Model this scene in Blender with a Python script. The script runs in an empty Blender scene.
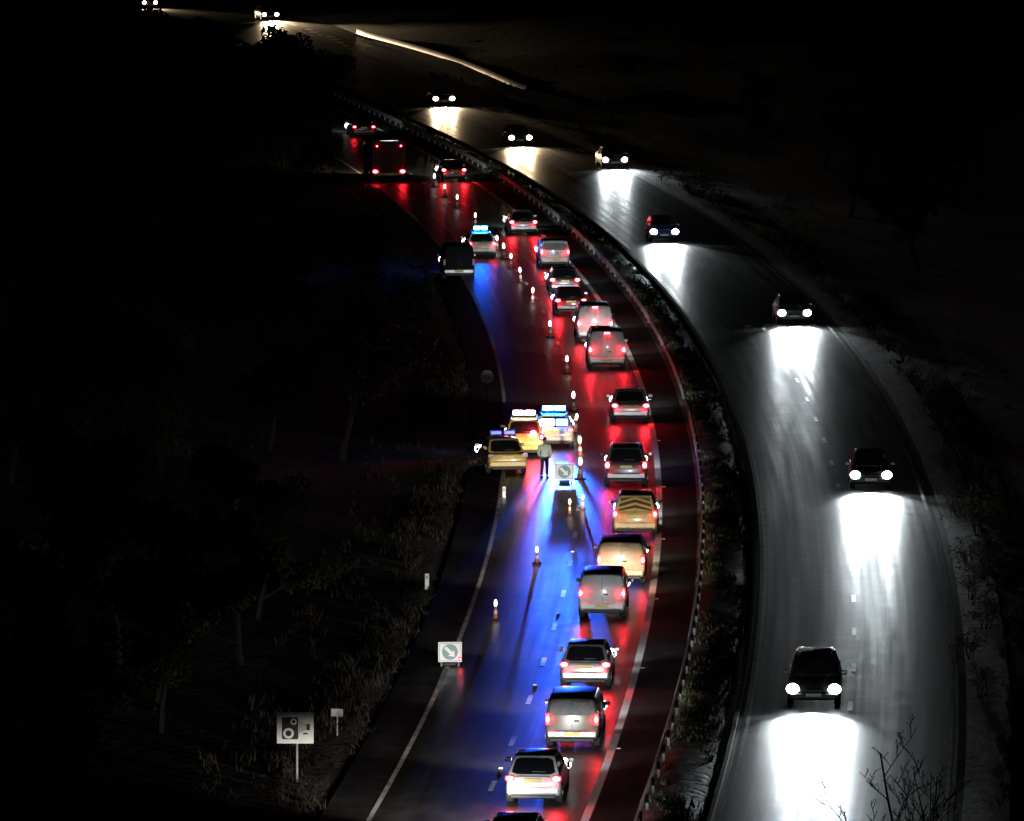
import bpy, bmesh, math, random
from mathutils import Vector, Matrix
R = math.radians
random.seed(7)
S = bpy.context.scene
COL = S.collection

# ------------------------------------------------------------------ camera
F, HC, W_, H_ = 6600.0, 34.0, 1024, 821
PITCH = math.atan(710.5 / F)
cd = bpy.data.cameras.new('camera'); cam = bpy.data.objects.new('camera', cd); COL.objects.link(cam)
cd.sensor_width = 36.0; cd.lens = F / W_ * 36.0
cd.clip_start = 1.0; cd.clip_end = 6000.0
cam.location = (0, 0, HC); cam.rotation_euler = (R(90) - PITCH, 0, 0)
S.camera = cam

# ------------------------------------------------------------------ night sky and moon
wd = bpy.data.worlds.new('World'); S.world = wd; wd.use_nodes = True
nt = wd.node_tree; bg = nt.nodes['Background']
sky = nt.nodes.new('ShaderNodeTexSky'); sky.sky_type = 'NISHITA'; sky.sun_disc = False
sky.sun_elevation = R(25); sky.sun_rotation = R(200)
nt.links.new(sky.outputs[0], bg.inputs[0]); bg.inputs[1].default_value = 0.00005
sd = bpy.data.lights.new('moon', 'SUN'); sd.energy = 0.0005; sd.angle = R(0.5); sd.color = (1, .96, .9)
so = bpy.data.objects.new('moon', sd); COL.objects.link(so); so.rotation_euler = (R(65), 0, R(-20))
S.view_settings.view_transform = 'Standard'; S.view_settings.look = 'None'
S.view_settings.exposure = 0.0; S.view_settings.gamma = 1.0; S.view_settings.use_curve_mapping = False
S.render.engine = 'CYCLES'
cy = S.cycles
cy.use_denoising = True; cy.use_adaptive_sampling = False
cy.sampling_pattern = 'TABULATED_SOBOL'
cy.max_bounces = 4; cy.diffuse_bounces = 2; cy.glossy_bounces = 3; cy.transparent_max_bounces = 8
cy.volume_bounces = 0
cy.sample_clamp_indirect = 4.0; cy.sample_clamp_direct = 0.0
cy.caustics_reflective = False; cy.caustics_refractive = False
cy.use_light_tree = True

# strengths of the lamps in the place and of the added leftward beam
HEAD_LENS, HEAD_W, HOT_W, FLOOD_W = 30.0, 4900.0, 900.0, 3000.0
QUEUE_W, KICK_W = 2300.0, 4200.0
TAIL_E, BLUE_E, BLUE_BEAM = 470.0, 90.0, 60000.0

# ------------------------------------------------------------------ survey: photograph pixel -> point of the ground
def gp(px, py, z=0.0):
    a = (px - 512) / F; b = (410.5 - py) / F
    y = math.cos(PITCH) + b * math.sin(PITCH); zz = -math.sin(PITCH) + b * math.cos(PITCH)
    t = (z - HC) / zz
    return Vector((a * t, y * t, z))
def scale_at(y):            # pixels per metre at distance y
    return F / math.hypot(y, HC)

# the road: parallel arcs, then straight, then bending left again far off
def xl(a, Y):
    b = 0.35 + (a + 0.3) / 18.3 * 0.65
    def arc(Y):
        t = (Y - 300) / 100; return a + b * t - 3.65 * t * t
    if Y <= 520: x = arc(Y)
    else:
        x = arc(520) + (arc(520) - arc(519)) * (Y - 520)
        if Y > 690: x -= 0.004 * (min(Y, 760) - 690) ** 2 + max(0, Y - 760) * 0.56
    return x
def slope(a, Y): return xl(a, Y + .5) - xl(a, Y - .5)
L1, M1, R1, B1, L2, M2, R2 = -0.3, 3.1, 6.55, 8.35, 10.85, 14.4, 17.95

# ------------------------------------------------------------------ mesh builder
class MB:
    def __init__(s): s.v = []; s.f = []
    def add(s, vs, fs):
        n = len(s.v); s.v += [tuple(v) for v in vs]; s.f += [tuple(i + n for i in f) for f in fs]; return s
    def box(s, c, d, rot=None):
        x, y, z = d[0] / 2, d[1] / 2, d[2] / 2
        vs = [Vector((sx * x, sy * y, sz * z)) for sx in (-1, 1) for sy in (-1, 1) for sz in (-1, 1)]
        if rot: vs = [rot @ v for v in vs]
        c = Vector(c)
        return s.add([v + c for v in vs], [(0, 1, 3, 2), (4, 6, 7, 5), (0, 4, 5, 1), (2, 3, 7, 6), (0, 2, 6, 4), (1, 5, 7, 3)])
    def rbox(s, c, d, r=.03):      # box with chamfered edges
        x, y, z = d[0] / 2, d[1] / 2, d[2] / 2
        r = min(r, x * .6, y * .6, z * .6)
        rings = []
        for zz, ins in ((-z, r), (-z + r, 0), (z - r, 0), (z, r)):
            ring = []
            for px, py in ((1, -1), (1, 1), (-1, 1), (-1, -1)):
                X, Y = x - ins, y - ins; q = r * .7
                if px * py < 0: ring += [(px * (X - q), py * Y, zz), (px * X, py * (Y - q), zz)]
                else: ring += [(px * X, py * (Y - q), zz), (px * (X - q), py * Y, zz)]
            rings.append([Vector(p) + Vector(c) for p in ring])
        return s.loft(rings)
    def loft(s, rings, caps=True):
        n = len(rings[0]); vs = [p for r in rings for p in r]; fs = []
        for i in range(len(rings) - 1):
            for j in range(n):
                k = (j + 1) % n
                fs.append((i * n + j, i * n + k, (i + 1) * n + k, (i + 1) * n + j))
        if caps: fs += [tuple(range(n))[::-1], tuple((len(rings) - 1) * n + j for j in range(n))]
        return s.add(vs, fs)
    def tube(s, pts, rad, n=8):
        pts = [Vector(p) for p in pts]
        if not hasattr(rad, '__len__'): rad = [rad] * len(pts)
        rings = []
        for i, p in enumerate(pts):
            d = (pts[min(i + 1, len(pts) - 1)] - pts[max(i - 1, 0)]).normalized()
            u = d.orthogonal().normalized() if abs(d.z) > .9 else d.cross(Vector((0, 0, 1))).normalized()
            w = d.cross(u)
            rings.append([p + (u * math.cos(2 * math.pi * k / n) + w * math.sin(2 * math.pi * k / n)) * rad[i] for k in range(n)])
        return s.loft(rings)
    def disc(s, c, ax, r, th, n=20):
        ax = Vector(ax).normalized(); c = Vector(c)
        return s.tube([c - ax * th / 2, c + ax * th / 2], r, n)
    def panel(s, q, u0, u1, v0, v1, off=.004, th=.012, cut=.12):  # plate lying on a quad q (bl, br, tr, tl)
        a, b, c, d = [Vector(p) for p in q]
        n = (b - a).cross(d - a).normalized()
        P = lambda u, v: (a * (1 - u) + b * u) * (1 - v) + (d * (1 - u) + c * u) * v
        du, dv = (u1 - u0) * cut, (v1 - v0) * cut
        o = [(u0 + du, v0), (u1 - du, v0), (u1, v0 + dv), (u1, v1 - dv), (u1 - du, v1), (u0 + du, v1), (u0, v1 - dv), (u0, v0 + dv)]
        ring = [P(*p) for p in o]
        return s.loft([[p + n * off for p in ring], [p + n * (off + th) for p in ring]])
    def mesh(s, name, smooth=35):
        m = bpy.data.meshes.new(name); m.from_pydata(s.v, [], s.f)
        bm = bmesh.new(); bm.from_mesh(m); bmesh.ops.recalc_face_normals(bm, faces=bm.faces); bm.to_mesh(m); bm.free()
        if smooth:
            m.shade_smooth(); m.set_sharp_from_angle(angle=R(smooth))
        return m
    def build(s, name, mat, parent=None, smooth=35):
        o = bpy.data.objects.new(name, s.mesh(name, smooth)); COL.objects.link(o)
        if mat: o.data.materials.append(mat)
        if parent: o.parent = parent
        return o
def tag(o, label=None, cat=None, group=None, kind=None):
    if label: o['label'] = label
    if cat: o['category'] = cat
    if group: o['group'] = group
    if kind: o['kind'] = kind
    return o
def empty(name, loc, rz=0):
    o = bpy.data.objects.new(name, None); COL.objects.link(o); o.location = loc; o.rotation_euler = (0, 0, rz)
    o.empty_display_size = .3; return o
def copy_tree(o, parent=None):
    c = o.copy(); COL.objects.link(c)
    if parent: c.parent = parent
    for ch in list(o.children): copy_tree(ch, c)
    return c

# ------------------------------------------------------------------ materials
def pmat(name, col, rough=.5, metal=0, coat=0, var=.0, nscale=6, emit=None, es=0, spec=.5, rvar=0):
    m = bpy.data.materials.new(name); m.use_nodes = True; t = m.node_tree; p = t.nodes['Principled BSDF']
    p.inputs['Base Color'].default_value = (*col, 1); p.inputs['Roughness'].default_value = rough
    p.inputs['Metallic'].default_value = metal; p.inputs['Coat Weight'].default_value = coat
    p.inputs['Coat Roughness'].default_value = .08; p.inputs['Specular IOR Level'].default_value = spec
    if emit: p.inputs['Emission Color'].default_value = (*emit, 1); p.inputs['Emission Strength'].default_value = es
    if var or rvar:
        tc = t.nodes.new('ShaderNodeTexCoord'); n = t.nodes.new('ShaderNodeTexNoise'); n.inputs['Scale'].default_value = nscale; n.inputs['Detail'].default_value = 5
        t.links.new(tc.outputs['Object'], n.inputs['Vector'])
        if var:
            r = t.nodes.new('ShaderNodeValToRGB')
            r.color_ramp.elements[0].color = (*[c * (1 - var) for c in col], 1); r.color_ramp.elements[1].color = (*[min(1, c * (1 + var)) for c in col], 1)
            r.color_ramp.elements[0].position = .3; r.color_ramp.elements[1].position = .7
            t.links.new(n.outputs[0], r.inputs[0]); t.links.new(r.outputs[0], p.inputs['Base Color'])
        if rvar:
            mp = t.nodes.new('ShaderNodeMapRange'); mp.inputs[1].default_value = .3; mp.inputs[2].default_value = .7
            mp.inputs[3].default_value = max(0, rough - rvar); mp.inputs[4].default_value = min(1, rough + rvar)
            t.links.new(n.outputs[0], mp.inputs[0]); t.links.new(mp.outputs[0], p.inputs['Roughness'])
    return m
def paint(name, col): return pmat(name, col, .32, 0, .6, .12, 3, rvar=.08)
M = dict(
    white=paint('white_paint', (.78, .78, .76)), cream=paint('warm_lit_white_paint', (.66, .53, .38)), silver=pmat('silver_paint', (.5, .5, .5), .34, .5, .5, .1, 3),  # cream is white paint with the tint of warm headlights mixed in
    bronze=pmat('bronze_paint', (.33, .29, .25), .34, .4, .5, .1, 3), grey=pmat('grey_paint', (.14, .14, .145), .33, .4, .5, .1, 3),
    black=paint('black_paint', (.02, .02, .022)), red=paint('red_paint', (.16, .015, .015)), matteblack=pmat('dull_black_paint', (.008, .008, .008), .7, spec=.15), blue=paint('blue_paint', (.02, .04, .12)), yellow=paint('yellow_paint', (.85, .56, .13)), chevyellow=paint('pale_yellow_paint', (.8, .66, .34)),
    glass=pmat('car_glass', (.012, .013, .015), .06, 0, .3, spec=.6), paleglass=pmat('pale_glass', (.26, .25, .235), .6, 0, 0, .3, 8),  # paleglass: rough, slightly mottled pale grey
    rubber=pmat('tyre_rubber', (.025, .025, .025), .85, var=.2, nscale=20), rim=pmat('wheel_alloy', (.45, .45, .46), .35, .8, var=.1),
    trim=pmat('black_plastic', (.03, .03, .03), .6, var=.2, nscale=12), yplate=pmat('yellow_plate', (.75, .58, .08), .4), wplate=pmat('white_plate', (.75, .75, .72), .4),
    maroon=pmat('red_lit_maroon_paint', (.07, .016, .014), .7, var=.4, nscale=1.5, spec=.2), litsteel=pmat('headlit_galvanised_steel', (.6, .6, .6), .45, .4, var=.35, nscale=.25), poststeel=pmat('darkened_post_steel', (.16, .16, .16), .6, .3, var=.3), steel=pmat('galvanised_steel', (.25, .25, .25), .68, .15, var=.25, nscale=2.5, rvar=.1), grey_sign=pmat('grey_sign_back', (.33, .34, .35), .5, .3, var=.15),
    signwhite=pmat('white_sign_sheet', (.85, .85, .84), .45), signblack=pmat('black_sign_vinyl', (.015, .015, .016), .5), signgrey=pmat('grey_sign_vinyl', (.4, .4, .4), .5),
    signblue=pmat('blue_sign_sheet', (.16, .30, .33), .45), orange=pmat('cone_orange', (.28, .045, .012), .5, var=.1), sleeve=pmat('cone_sleeve', (.4, .39, .37), .5),
    coneLamp=pmat('cone_lamp', (.8, .5, .4), .4, emit=(1, .80, .74), es=6), darkbark=pmat('dark_bark', (.03, .026, .022), .9, var=.4, nscale=9, spec=.1), bark=pmat('bark', (.010, .009, .007), .9, var=.4, nscale=9, spec=.08), leaf=pmat('leaf', (.014, .018, .009), .75, var=.5, nscale=1.5, spec=.08),  # darkbark is darkened so the backlit twigs stay a silhouette
    shadedbush=pmat('shaded_dry_leaf', (.010, .008, .006), .85, var=.5, nscale=2, spec=.2), drybush=pmat('dry_leaf', (.13, .115, .08), .8, var=.5, nscale=2), shadedgrass=pmat('shaded_grass_blade', (.016, .013, .009), .85, var=.5, nscale=.7, spec=.2), grass=pmat('grass_blade', (.09, .085, .045), .8, var=.5, nscale=.7, spec=.08),  # left verge leaf and grass copies carry the night shade in their colour
    skin=pmat('skin', (.45, .28, .2), .5), hivis=pmat('hivis_jacket', (.75, .82, .55), .7, var=.08), navy=pmat('navy_cloth', (.02, .022, .035), .85), tape=pmat('silver_tape', (.8, .8, .8), .4), hair=pmat('dark_cap', (.015, .015, .018), .7),
    redlens=pmat('red_lens', (.3, .005, .005), .25, emit=(1, .02, .02), es=2.2), darklens=pmat('unlit_red_lens', (.12, .01, .01), .2), clear=pmat('clear_lens', (.7, .7, .7), .2),
    bluelens=pmat('blue_lens', (.02, .06, .5), .2, emit=(.02, .06, 1), es=.35),
)
def emat(name, col, s):
    m = bpy.data.materials.new(name); m.use_nodes = True; t = m.node_tree
    p = t.nodes['Principled BSDF']; p.inputs['Base Color'].default_value = (*[min(.8, c) for c in col], 1)
    p.inputs['Emission Color'].default_value = (*col, 1); p.inputs['Emission Strength'].default_value = s
    return m
E = dict(hazard=emat('hazard_glow', (1, .02, .05), TAIL_E * 1.7), brake=emat('brake_glow', (1, .018, .032), TAIL_E), tail=emat('tail_glow', (1, .018, .032), TAIL_E * .45), dim=emat('dim_tail_glow', (1, .016, .03), TAIL_E * .22),
    cold=emat('led_headlamp_glow', (.86, .97, 1), HEAD_LENS), warm=emat('halogen_headlamp_glow', (1, .84, .62), HEAD_LENS),
    blue=emat('blue_beacon_glow', (.016, .10, 1), BLUE_E), bluefar=emat('blue_beacon_glow_far', (.01, .12, 1), 340), flood=emat('white_work_lamp_glow', (1, .93, .86), 38), floodblue=emat('blue_white_beacon_glow', (.12, .3, 1), 350),
    amber=emat('plate_lamp_glow', (1, .75, .4), 2.0))

for m_ in (E['cold'], E['blue'], E['warm'], E['amber'], M['coneLamp'], M['redlens'], M['bluelens'], E['dim']):
    m_.cycles.emission_sampling = 'NONE'        # weak glowing lenses: no need to sample them as light sources

def xyz_noise(t, scale, detail=4, stretch=None, src='Object'):
    tc = t.nodes.new('ShaderNodeTexCoord'); n = t.nodes.new('ShaderNodeTexNoise'); n.inputs['Scale'].default_value = scale; n.inputs['Detail'].default_value = detail
    if stretch:
        mp = t.nodes.new('ShaderNodeMapping'); mp.inputs['Scale'].default_value = stretch
        t.links.new(tc.outputs[src], mp.inputs[0]); t.links.new(mp.outputs[0], n.inputs['Vector'])
    else: t.links.new(tc.outputs[src], n.inputs['Vector'])
    return n
def ramp(t, src, a, b, p0=.35, p1=.65):
    r = t.nodes.new('ShaderNodeValToRGB'); e = r.color_ramp.elements
    e[0].position = p0; e[1].position = p1; e[0].color = a if len(a) == 4 else (*a, 1); e[1].color = b if len(b) == 4 else (*b, 1)
    t.links.new(src.outputs[0], r.inputs[0]); return r
def maprange(t, src, lo, hi, a=.3, b=.7):
    m = t.nodes.new('ShaderNodeMapRange'); m.inputs[1].default_value = a; m.inputs[2].default_value = b; m.inputs[3].default_value = lo; m.inputs[4].default_value = hi
    t.links.new(src, m.inputs[0]); return m
def asphalt(name, lo=.315, hi=.46, ior=1.38):
    m = bpy.data.materials.new(name); m.use_nodes = True; t = m.node_tree; p = t.nodes['Principled BSDF']
    patch = xyz_noise(t, 1.0, 5, (3.2, .035, 1), 'UV')      # lengthwise streaks: u across the lane, v along in metres
    fine = xyz_noise(t, 1.0, 6, (1.1, .9, 1), 'UV')
    big = xyz_noise(t, 1.0, 3, (.35, .02, 1), 'UV')
    c = ramp(t, fine, (.028, .028, .03), (.052, .051, .05))
    c2 = ramp(t, big, (.5, .5, .5), (1.35, 1.35, 1.35), .35, .65)
    mx = t.nodes.new('ShaderNodeMix'); mx.data_type = 'RGBA'; mx.blend_type = 'MULTIPLY'; mx.inputs[0].default_value = 1
    t.links.new(c.outputs[0], mx.inputs[6]); t.links.new(c2.outputs[0], mx.inputs[7]); t.links.new(mx.outputs[2], p.inputs['Base Color'])
    add = t.nodes.new('ShaderNodeMath'); add.operation = 'ADD'
    a = maprange(t, patch.outputs[0], lo, hi); b = maprange(t, fine.outputs[0], -.02, .05)
    t.links.new(a.outputs[0], add.inputs[0]); t.links.new(b.outputs[0], add.inputs[1]); t.links.new(add.outputs[0], p.inputs['Roughness'])
    p.inputs['IOR'].default_value = ior
    return m
M['asphalt'] = asphalt('wet_asphalt'); M['dryasphalt'] = asphalt('drier_asphalt', .7, .92, 1.1)
def earth(name, a, b, rl, rh, sc=.5, bump=.5):
    m = bpy.data.materials.new(name); m.use_nodes = True; t = m.node_tree; p = t.nodes['Principled BSDF']
    n = xyz_noise(t, sc, 7); n2 = xyz_noise(t, sc * 3.1, 6)
    c = ramp(t, n, a, b); t.links.new(c.outputs[0], p.inputs['Base Color'])
    r = maprange(t, n2.outputs[0], rl, rh); t.links.new(r.outputs[0], p.inputs['Roughness'])
    bp = t.nodes.new('ShaderNodeBump'); bp.inputs['Strength'].default_value = bump; bp.inputs['Distance'].default_value = .15
    t.links.new(n2.outputs[0], bp.inputs['Height']); t.links.new(bp.outputs[0], p.inputs['Normal'])
    return m
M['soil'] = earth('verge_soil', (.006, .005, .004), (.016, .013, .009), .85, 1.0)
M['gravel'] = earth('gravel_verge', (.05, .048, .045), (.14, .13, .12), .6, .9, 1.6, .6)
M['median'] = earth('median_soil', (.045, .038, .03), (.13, .11, .085), .35, .9, .9, .8)
def marking_mat(name='road_paint', lo=.34, hi=.78, rough=.36):
    m = bpy.data.materials.new(name); m.use_nodes = True; t = m.node_tree; p = t.nodes['Principled BSDF']
    n = xyz_noise(t, 1.3, 6); c = ramp(t, n, (lo, lo * .98, lo * .95), (hi, hi * .99, hi * .97), .32, .6)
    t.links.new(c.outputs[0], p.inputs['Base Color']); p.inputs['Roughness'].default_value = rough; p.inputs['IOR'].default_value = 1.36
    return m
M['line'] = marking_mat(); M['freshline'] = marking_mat('fresh_road_paint', .7, .85, .75); M['sideline'] = marking_mat('side_road_paint', .3, .7, .75); M['wornline'] = marking_mat('worn_road_paint', .06, .34)
M['drain'] = pmat('drain_channel', (.012, .012, .013), .8, var=.3, spec=.1)

# ------------------------------------------------------------------ ground, carriageways, markings
def strip(name, us, Y0, Y1, step, zf, mat, kind='structure', uv=True, wob=None):
    n = int((Y1 - Y0) / step) + 1; vs = []; fs = []; k = len(us)
    for i in range(n + 1):
        Y = Y0 + (Y1 - Y0) * i / n
        for j, u in enumerate(us):
            off = wob(j, Y) if wob else 0
            a = min(max(u, -8), 26)
            vs.append((xl(a, Y) + (u - a) + off, Y, zf(u, Y)))
    for i in range(n):
        for j in range(k - 1): fs.append((i * k + j, i * k + j + 1, (i + 1) * k + j + 1, (i + 1) * k + j))
    m = bpy.data.meshes.new(name); m.from_pydata(vs, [], fs); m.shade_smooth()
    if uv:
        l = m.uv_layers.new(name='UVMap')
        for lp in m.loops:
            q = lp.vertex_index; l.data[lp.index].uv = (us[q % k], vs[q][1])
    o = bpy.data.objects.new(name, m); COL.objects.link(o); m.materials.append(mat)
    if kind: o['kind'] = kind
    return o
def hills(u, Y):
    w = .25 * math.sin(Y * .13 + u * .4) + .2 * math.sin(Y * .051 + u)
    if u > 22: return min((u - 22) * .22, 5 + u * .004) + w * min(1, (u - 22) / 6) * 1.2
    if u < -5: return -.03 + w * min(1, (-5 - u) / 8) * .5
    return -.03
us = [-700, -400, -200, -100, -60, -40, -30, -22, -16, -12, -9, -7, -5, -2.5, 8, 11, 18, 20, 21, 22, 24, 26, 29, 33, 38, 45, 60, 90, 150, 300, 700]
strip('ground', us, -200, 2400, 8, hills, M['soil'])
flat = lambda z: (lambda u, Y: z)
strip('carriageway_away', [-.42, 0, 1.5, 3, 4.5, 6, 6.7], 60, 1500, 4, flat(0.0), M['asphalt'])
strip('hard_strip', [6.7, 7.4, 8.15], 60, 1500, 4, flat(0.0), M['dryasphalt'])
strip('hard_strip', [-1.9, -1.2, -.42], 60, 1500, 4, flat(0.0), M['dryasphalt'])
strip('carriageway_oncoming', [10.74, 11.5, 13, 14.5, 16, 17.5, 18.2], 60, 1500, 4, flat(0.0), M['asphalt'])
# tarmac of the lay-by on the far right
n = 30; vs = []; fs = []
for i in range(n + 1):
    Y = 545 + i * 9.0; w = 7.4 * min(1, i / 6) ** .8
    vs += [(xl(18.2, Y) + .02, Y, .036), (xl(18.2, Y) + w, Y, .036)]
for i in range(n): fs.append((2 * i, 2 * i + 1, 2 * i + 3, 2 * i + 2))
m = bpy.data.meshes.new('layby'); m.from_pydata(vs, [], fs); l = m.uv_layers.new(name='UVMap')
for lp in m.loops: l.data[lp.index].uv = (vs[lp.vertex_index][0] - xl(0, vs[lp.vertex_index][1]), vs[lp.vertex_index][1])
o = bpy.data.objects.new('layby', m); COL.objects.link(o); m.materials.append(M['asphalt']); o['kind'] = 'structure'
def mound(u, Y): return -.01 + (.16 + .05 * math.sin(Y * .7) + .04 * math.sin(Y * 1.9 + u)) * max(0, 1 - ((u - 9.2) / 1.0) ** 2)
strip('central_reservation', [8.17, 8.4, 8.7, 9.0, 9.3, 9.6, 9.9, 10.2, 10.42], 120, 1200, 1.5, mound, M['median'])
strip('drain_channel', [10.56, 10.73], 90, 1200, 4, flat(-.004), M['drain'])
strip('drain_channel', [18.21, 18.46], 90, 1200, 4, flat(-.004), M['drain'])
strip('gravel_margin', [18.47, 18.8, 19.2, 19.6, 20.0], 90, 900, 3, lambda u, Y: .03 + .03 * math.sin(Y * .9 + u * 3) - .06 * max(0, u - 19.3), M['gravel'])
def kerb(name, u):
    n = 220; vs = []; fs = []
    for i in range(n + 1):
        Y = 90 + i * 4.0
        for du, z in ((-.06, -.02), (-.06, .10), (.07, .11), (.07, -.02)): vs.append((xl(u, Y) + du, Y, z))
    for i in range(n):
        for j in range(3): fs.append((4 * i + j, 4 * i + j + 1, 4 * i + j + 5, 4 * i + j + 4))
    m = bpy.data.meshes.new(name); m.from_pydata(vs, [], fs); o = bpy.data.objects.new(name, m); COL.objects.link(o)
    m.materials.append(pmat('kerb_concrete', (.09, .088, .082), .8, var=.5, nscale=.8, spec=.2)); o['kind'] = 'structure'
kerb('kerb', 10.5)
for u, w, mt in ((L1, .16, 'sideline'), (R1, .26, 'freshline'), (L2 + .08, .12, 'wornline'), (R2, .15, 'line')):
    strip('edge_line', [u - w / 2, u + w / 2], 110, 1000, 3, flat(.004), M[mt])
def dashes(u, Y0, Y1, ref):
    vs = []; fs = []; k = 0; Y = ref - 9 * int((ref - Y0) / 9)
    while Y < Y1:
        p = len(vs)
        for s in (0, 1, 2): vs += [(xl(u, Y + s) - .085, Y + s, .004), (xl(u, Y + s) + .085, Y + s, .004)]
        fs += [(p, p + 1, p + 3, p + 2), (p + 2, p + 3, p + 5, p + 4)]; Y += 9
    m = bpy.data.meshes.new('lane_marking'); m.from_pydata(vs, [], fs); o = bpy.data.objects.new('lane_marking', m); COL.objects.link(o)
    m.materials.append(M['line']); o['kind'] = 'structure'
dashes(M1, 120, 900, gp(519, 746).y); dashes(M2, 120, 900, gp(855, 602).y)

# ------------------------------------------------------------------ safety barriers
def barrier(name, label, line, Y0, Y1, side, zt=.62, step=3.2, fat=1):
    root = empty(name, (line(Y0), Y0, 0)); tag(root, label, 'barrier')
    inv = root.location
    stl = M['steel'] if fat == 1 else M['litsteel']; beam = MB(); rings = []  # far beam's brighter steel carries the headlights' shine in its colour
    Y = Y0
    prof = [(0, -.16), (.05, -.13), (.02, -.06), (.02, .06), (.05, .13), (0, .16), (-.02, .12), (-.02, -.12)]
    while Y <= Y1 + .1:
        rings.append([Vector((line(Y) + side * a, Y, zt - .16 * fat + b * fat)) - inv for a, b in prof]); Y += step
    beam.loft(rings); beam.build('beam', stl, root, 30)
    Y = Y0 + .5; k = 0; rest = MB(); post = MB().rbox((0, 0, 0), (.09, .12, .62), .01).mesh('post')
    post.materials.append(M['poststeel'])  # post colour darkened so the headlights do not pick them out
    while Y < Y1:
        p = Vector((line(Y) - side * .075, Y, .25)) - inv
        if k < 100:
            o = bpy.data.objects.new('post', post); COL.objects.link(o); o.parent = root; o.location = p
        else: rest.box(p, (.09, .12, .62))
        Y += step; k += 1
    if rest.v: rest.build('post', M['poststeel'], root)['kind'] = 'stuff'
    return root
barrier('safety_barrier', 'long steel safety barrier along the central reservation beside the queue', lambda Y: xl(B1, Y), 168, 640, -1)
g0, g1 = gp(514, 84, .6), gp(366, 34, .6)
def farline(Y):
    t = (Y - g0.y) / (g1.y - g0.y); return g0.x + (g1.x - g0.x) * t - 1.2 * math.sin(max(0, min(1, t)) * math.pi) * -1
barrier('safety_barrier', 'short bright steel barrier beyond the far lay-by, lit by headlights', farline, g0.y - 6, g1.y + 8, -1, .85, fat=1.7)

# ------------------------------------------------------------------ vehicles
def smooth_ring(hw, zb, zt, tum=.0, crown=.02):
    h = zt - zb
    half = [(.62, zb), (.90, zb + .03), (.985, zb + .16 * h), (1.0, zb + .42 * h), (.985 - tum * .5, zb + .72 * h), (.95 - tum, zb + .93 * h), (.86 - tum, zt - .005), (.5 - tum * .5, zt + crown)]
    return [(a * hw, z) for a, z in half] + [(-a * hw, z) for a, z in reversed(half)]
def add_wheels(root, W, ys, r=.33, w=.21):
    for y in ys:
        for s in (-1, 1):
            x = s * (W / 2 - w / 2 - .005)
            wh = MB().tube([(x - w / 2, y, r), (x - w / 2 + .03, y, r), (x + w / 2 - .03, y, r), (x + w / 2, y, r)], [r - .03, r, r, r - .03], 20).build('wheel', M['rubber'], root)
            MB().disc((x + s * (w / 2 + .002), y, r), (1, 0, 0), r * .62, .02, 16).build('rim', M['rim'], wh)
def lamp_pair(root, name, x, y, z, dims, lens, glow, bulbd, ydir, bulb='bulb', oncol=None):
    out = []
    for s in (-1, 1):
        l = MB().rbox((s * x, y, z), dims, .02).build(name, lens, root)
        if glow:
            g = MB()
            rings = []
            for rr, dy in ((1, 0), (.85, .02), (.45, .035)):
                rings.append([Vector((s * x + math.cos(a) * bulbd[0] / 2 * rr, y + ydir * (dims[1] / 2 + .004 + dy), z + math.sin(a) * bulbd[1] / 2 * rr)) for a in [2 * math.pi * k / 14 for k in range(14)]])
            g.loft(rings); g.build(bulb, glow, l)
        out.append(l)
    return out
def beam(root, xs, y, z, power, col, down=9, size=42, rad=.10, yaw=0, sz=.60):
    for x in xs:
        d = bpy.data.lights.new('headlamp_beam', 'SPOT'); d.energy = power; d.color = col; d.spot_size = R(size); d.spot_blend = 1.0; d.shadow_soft_size = rad
        o = bpy.data.objects.new('headlamp_beam', d); COL.objects.link(o); o.parent = root
        o.location = (x, y, z); o.rotation_euler = (R(90 - down), 0, R(yaw)); o.scale = (1, sz, 1)
def hot_beam(root, xs, y, z, power, col):
    for x in xs:
        d = bpy.data.lights.new('headlamp_beam', 'SPOT'); d.energy = power; d.color = col; d.spot_size = R(48); d.spot_blend = 1.0; d.shadow_soft_size = .3
        o = bpy.data.objects.new('headlamp_beam', d); COL.objects.link(o); o.parent = root
        o.location = (x, y, z); o.rotation_euler = (R(90 - 6.5), 0, 0); o.scale = (1, .40, 1)
COLD, WARM, HALO = (.86, .96, 1.0), (1, .72, .42), (1, .86, .66)

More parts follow.
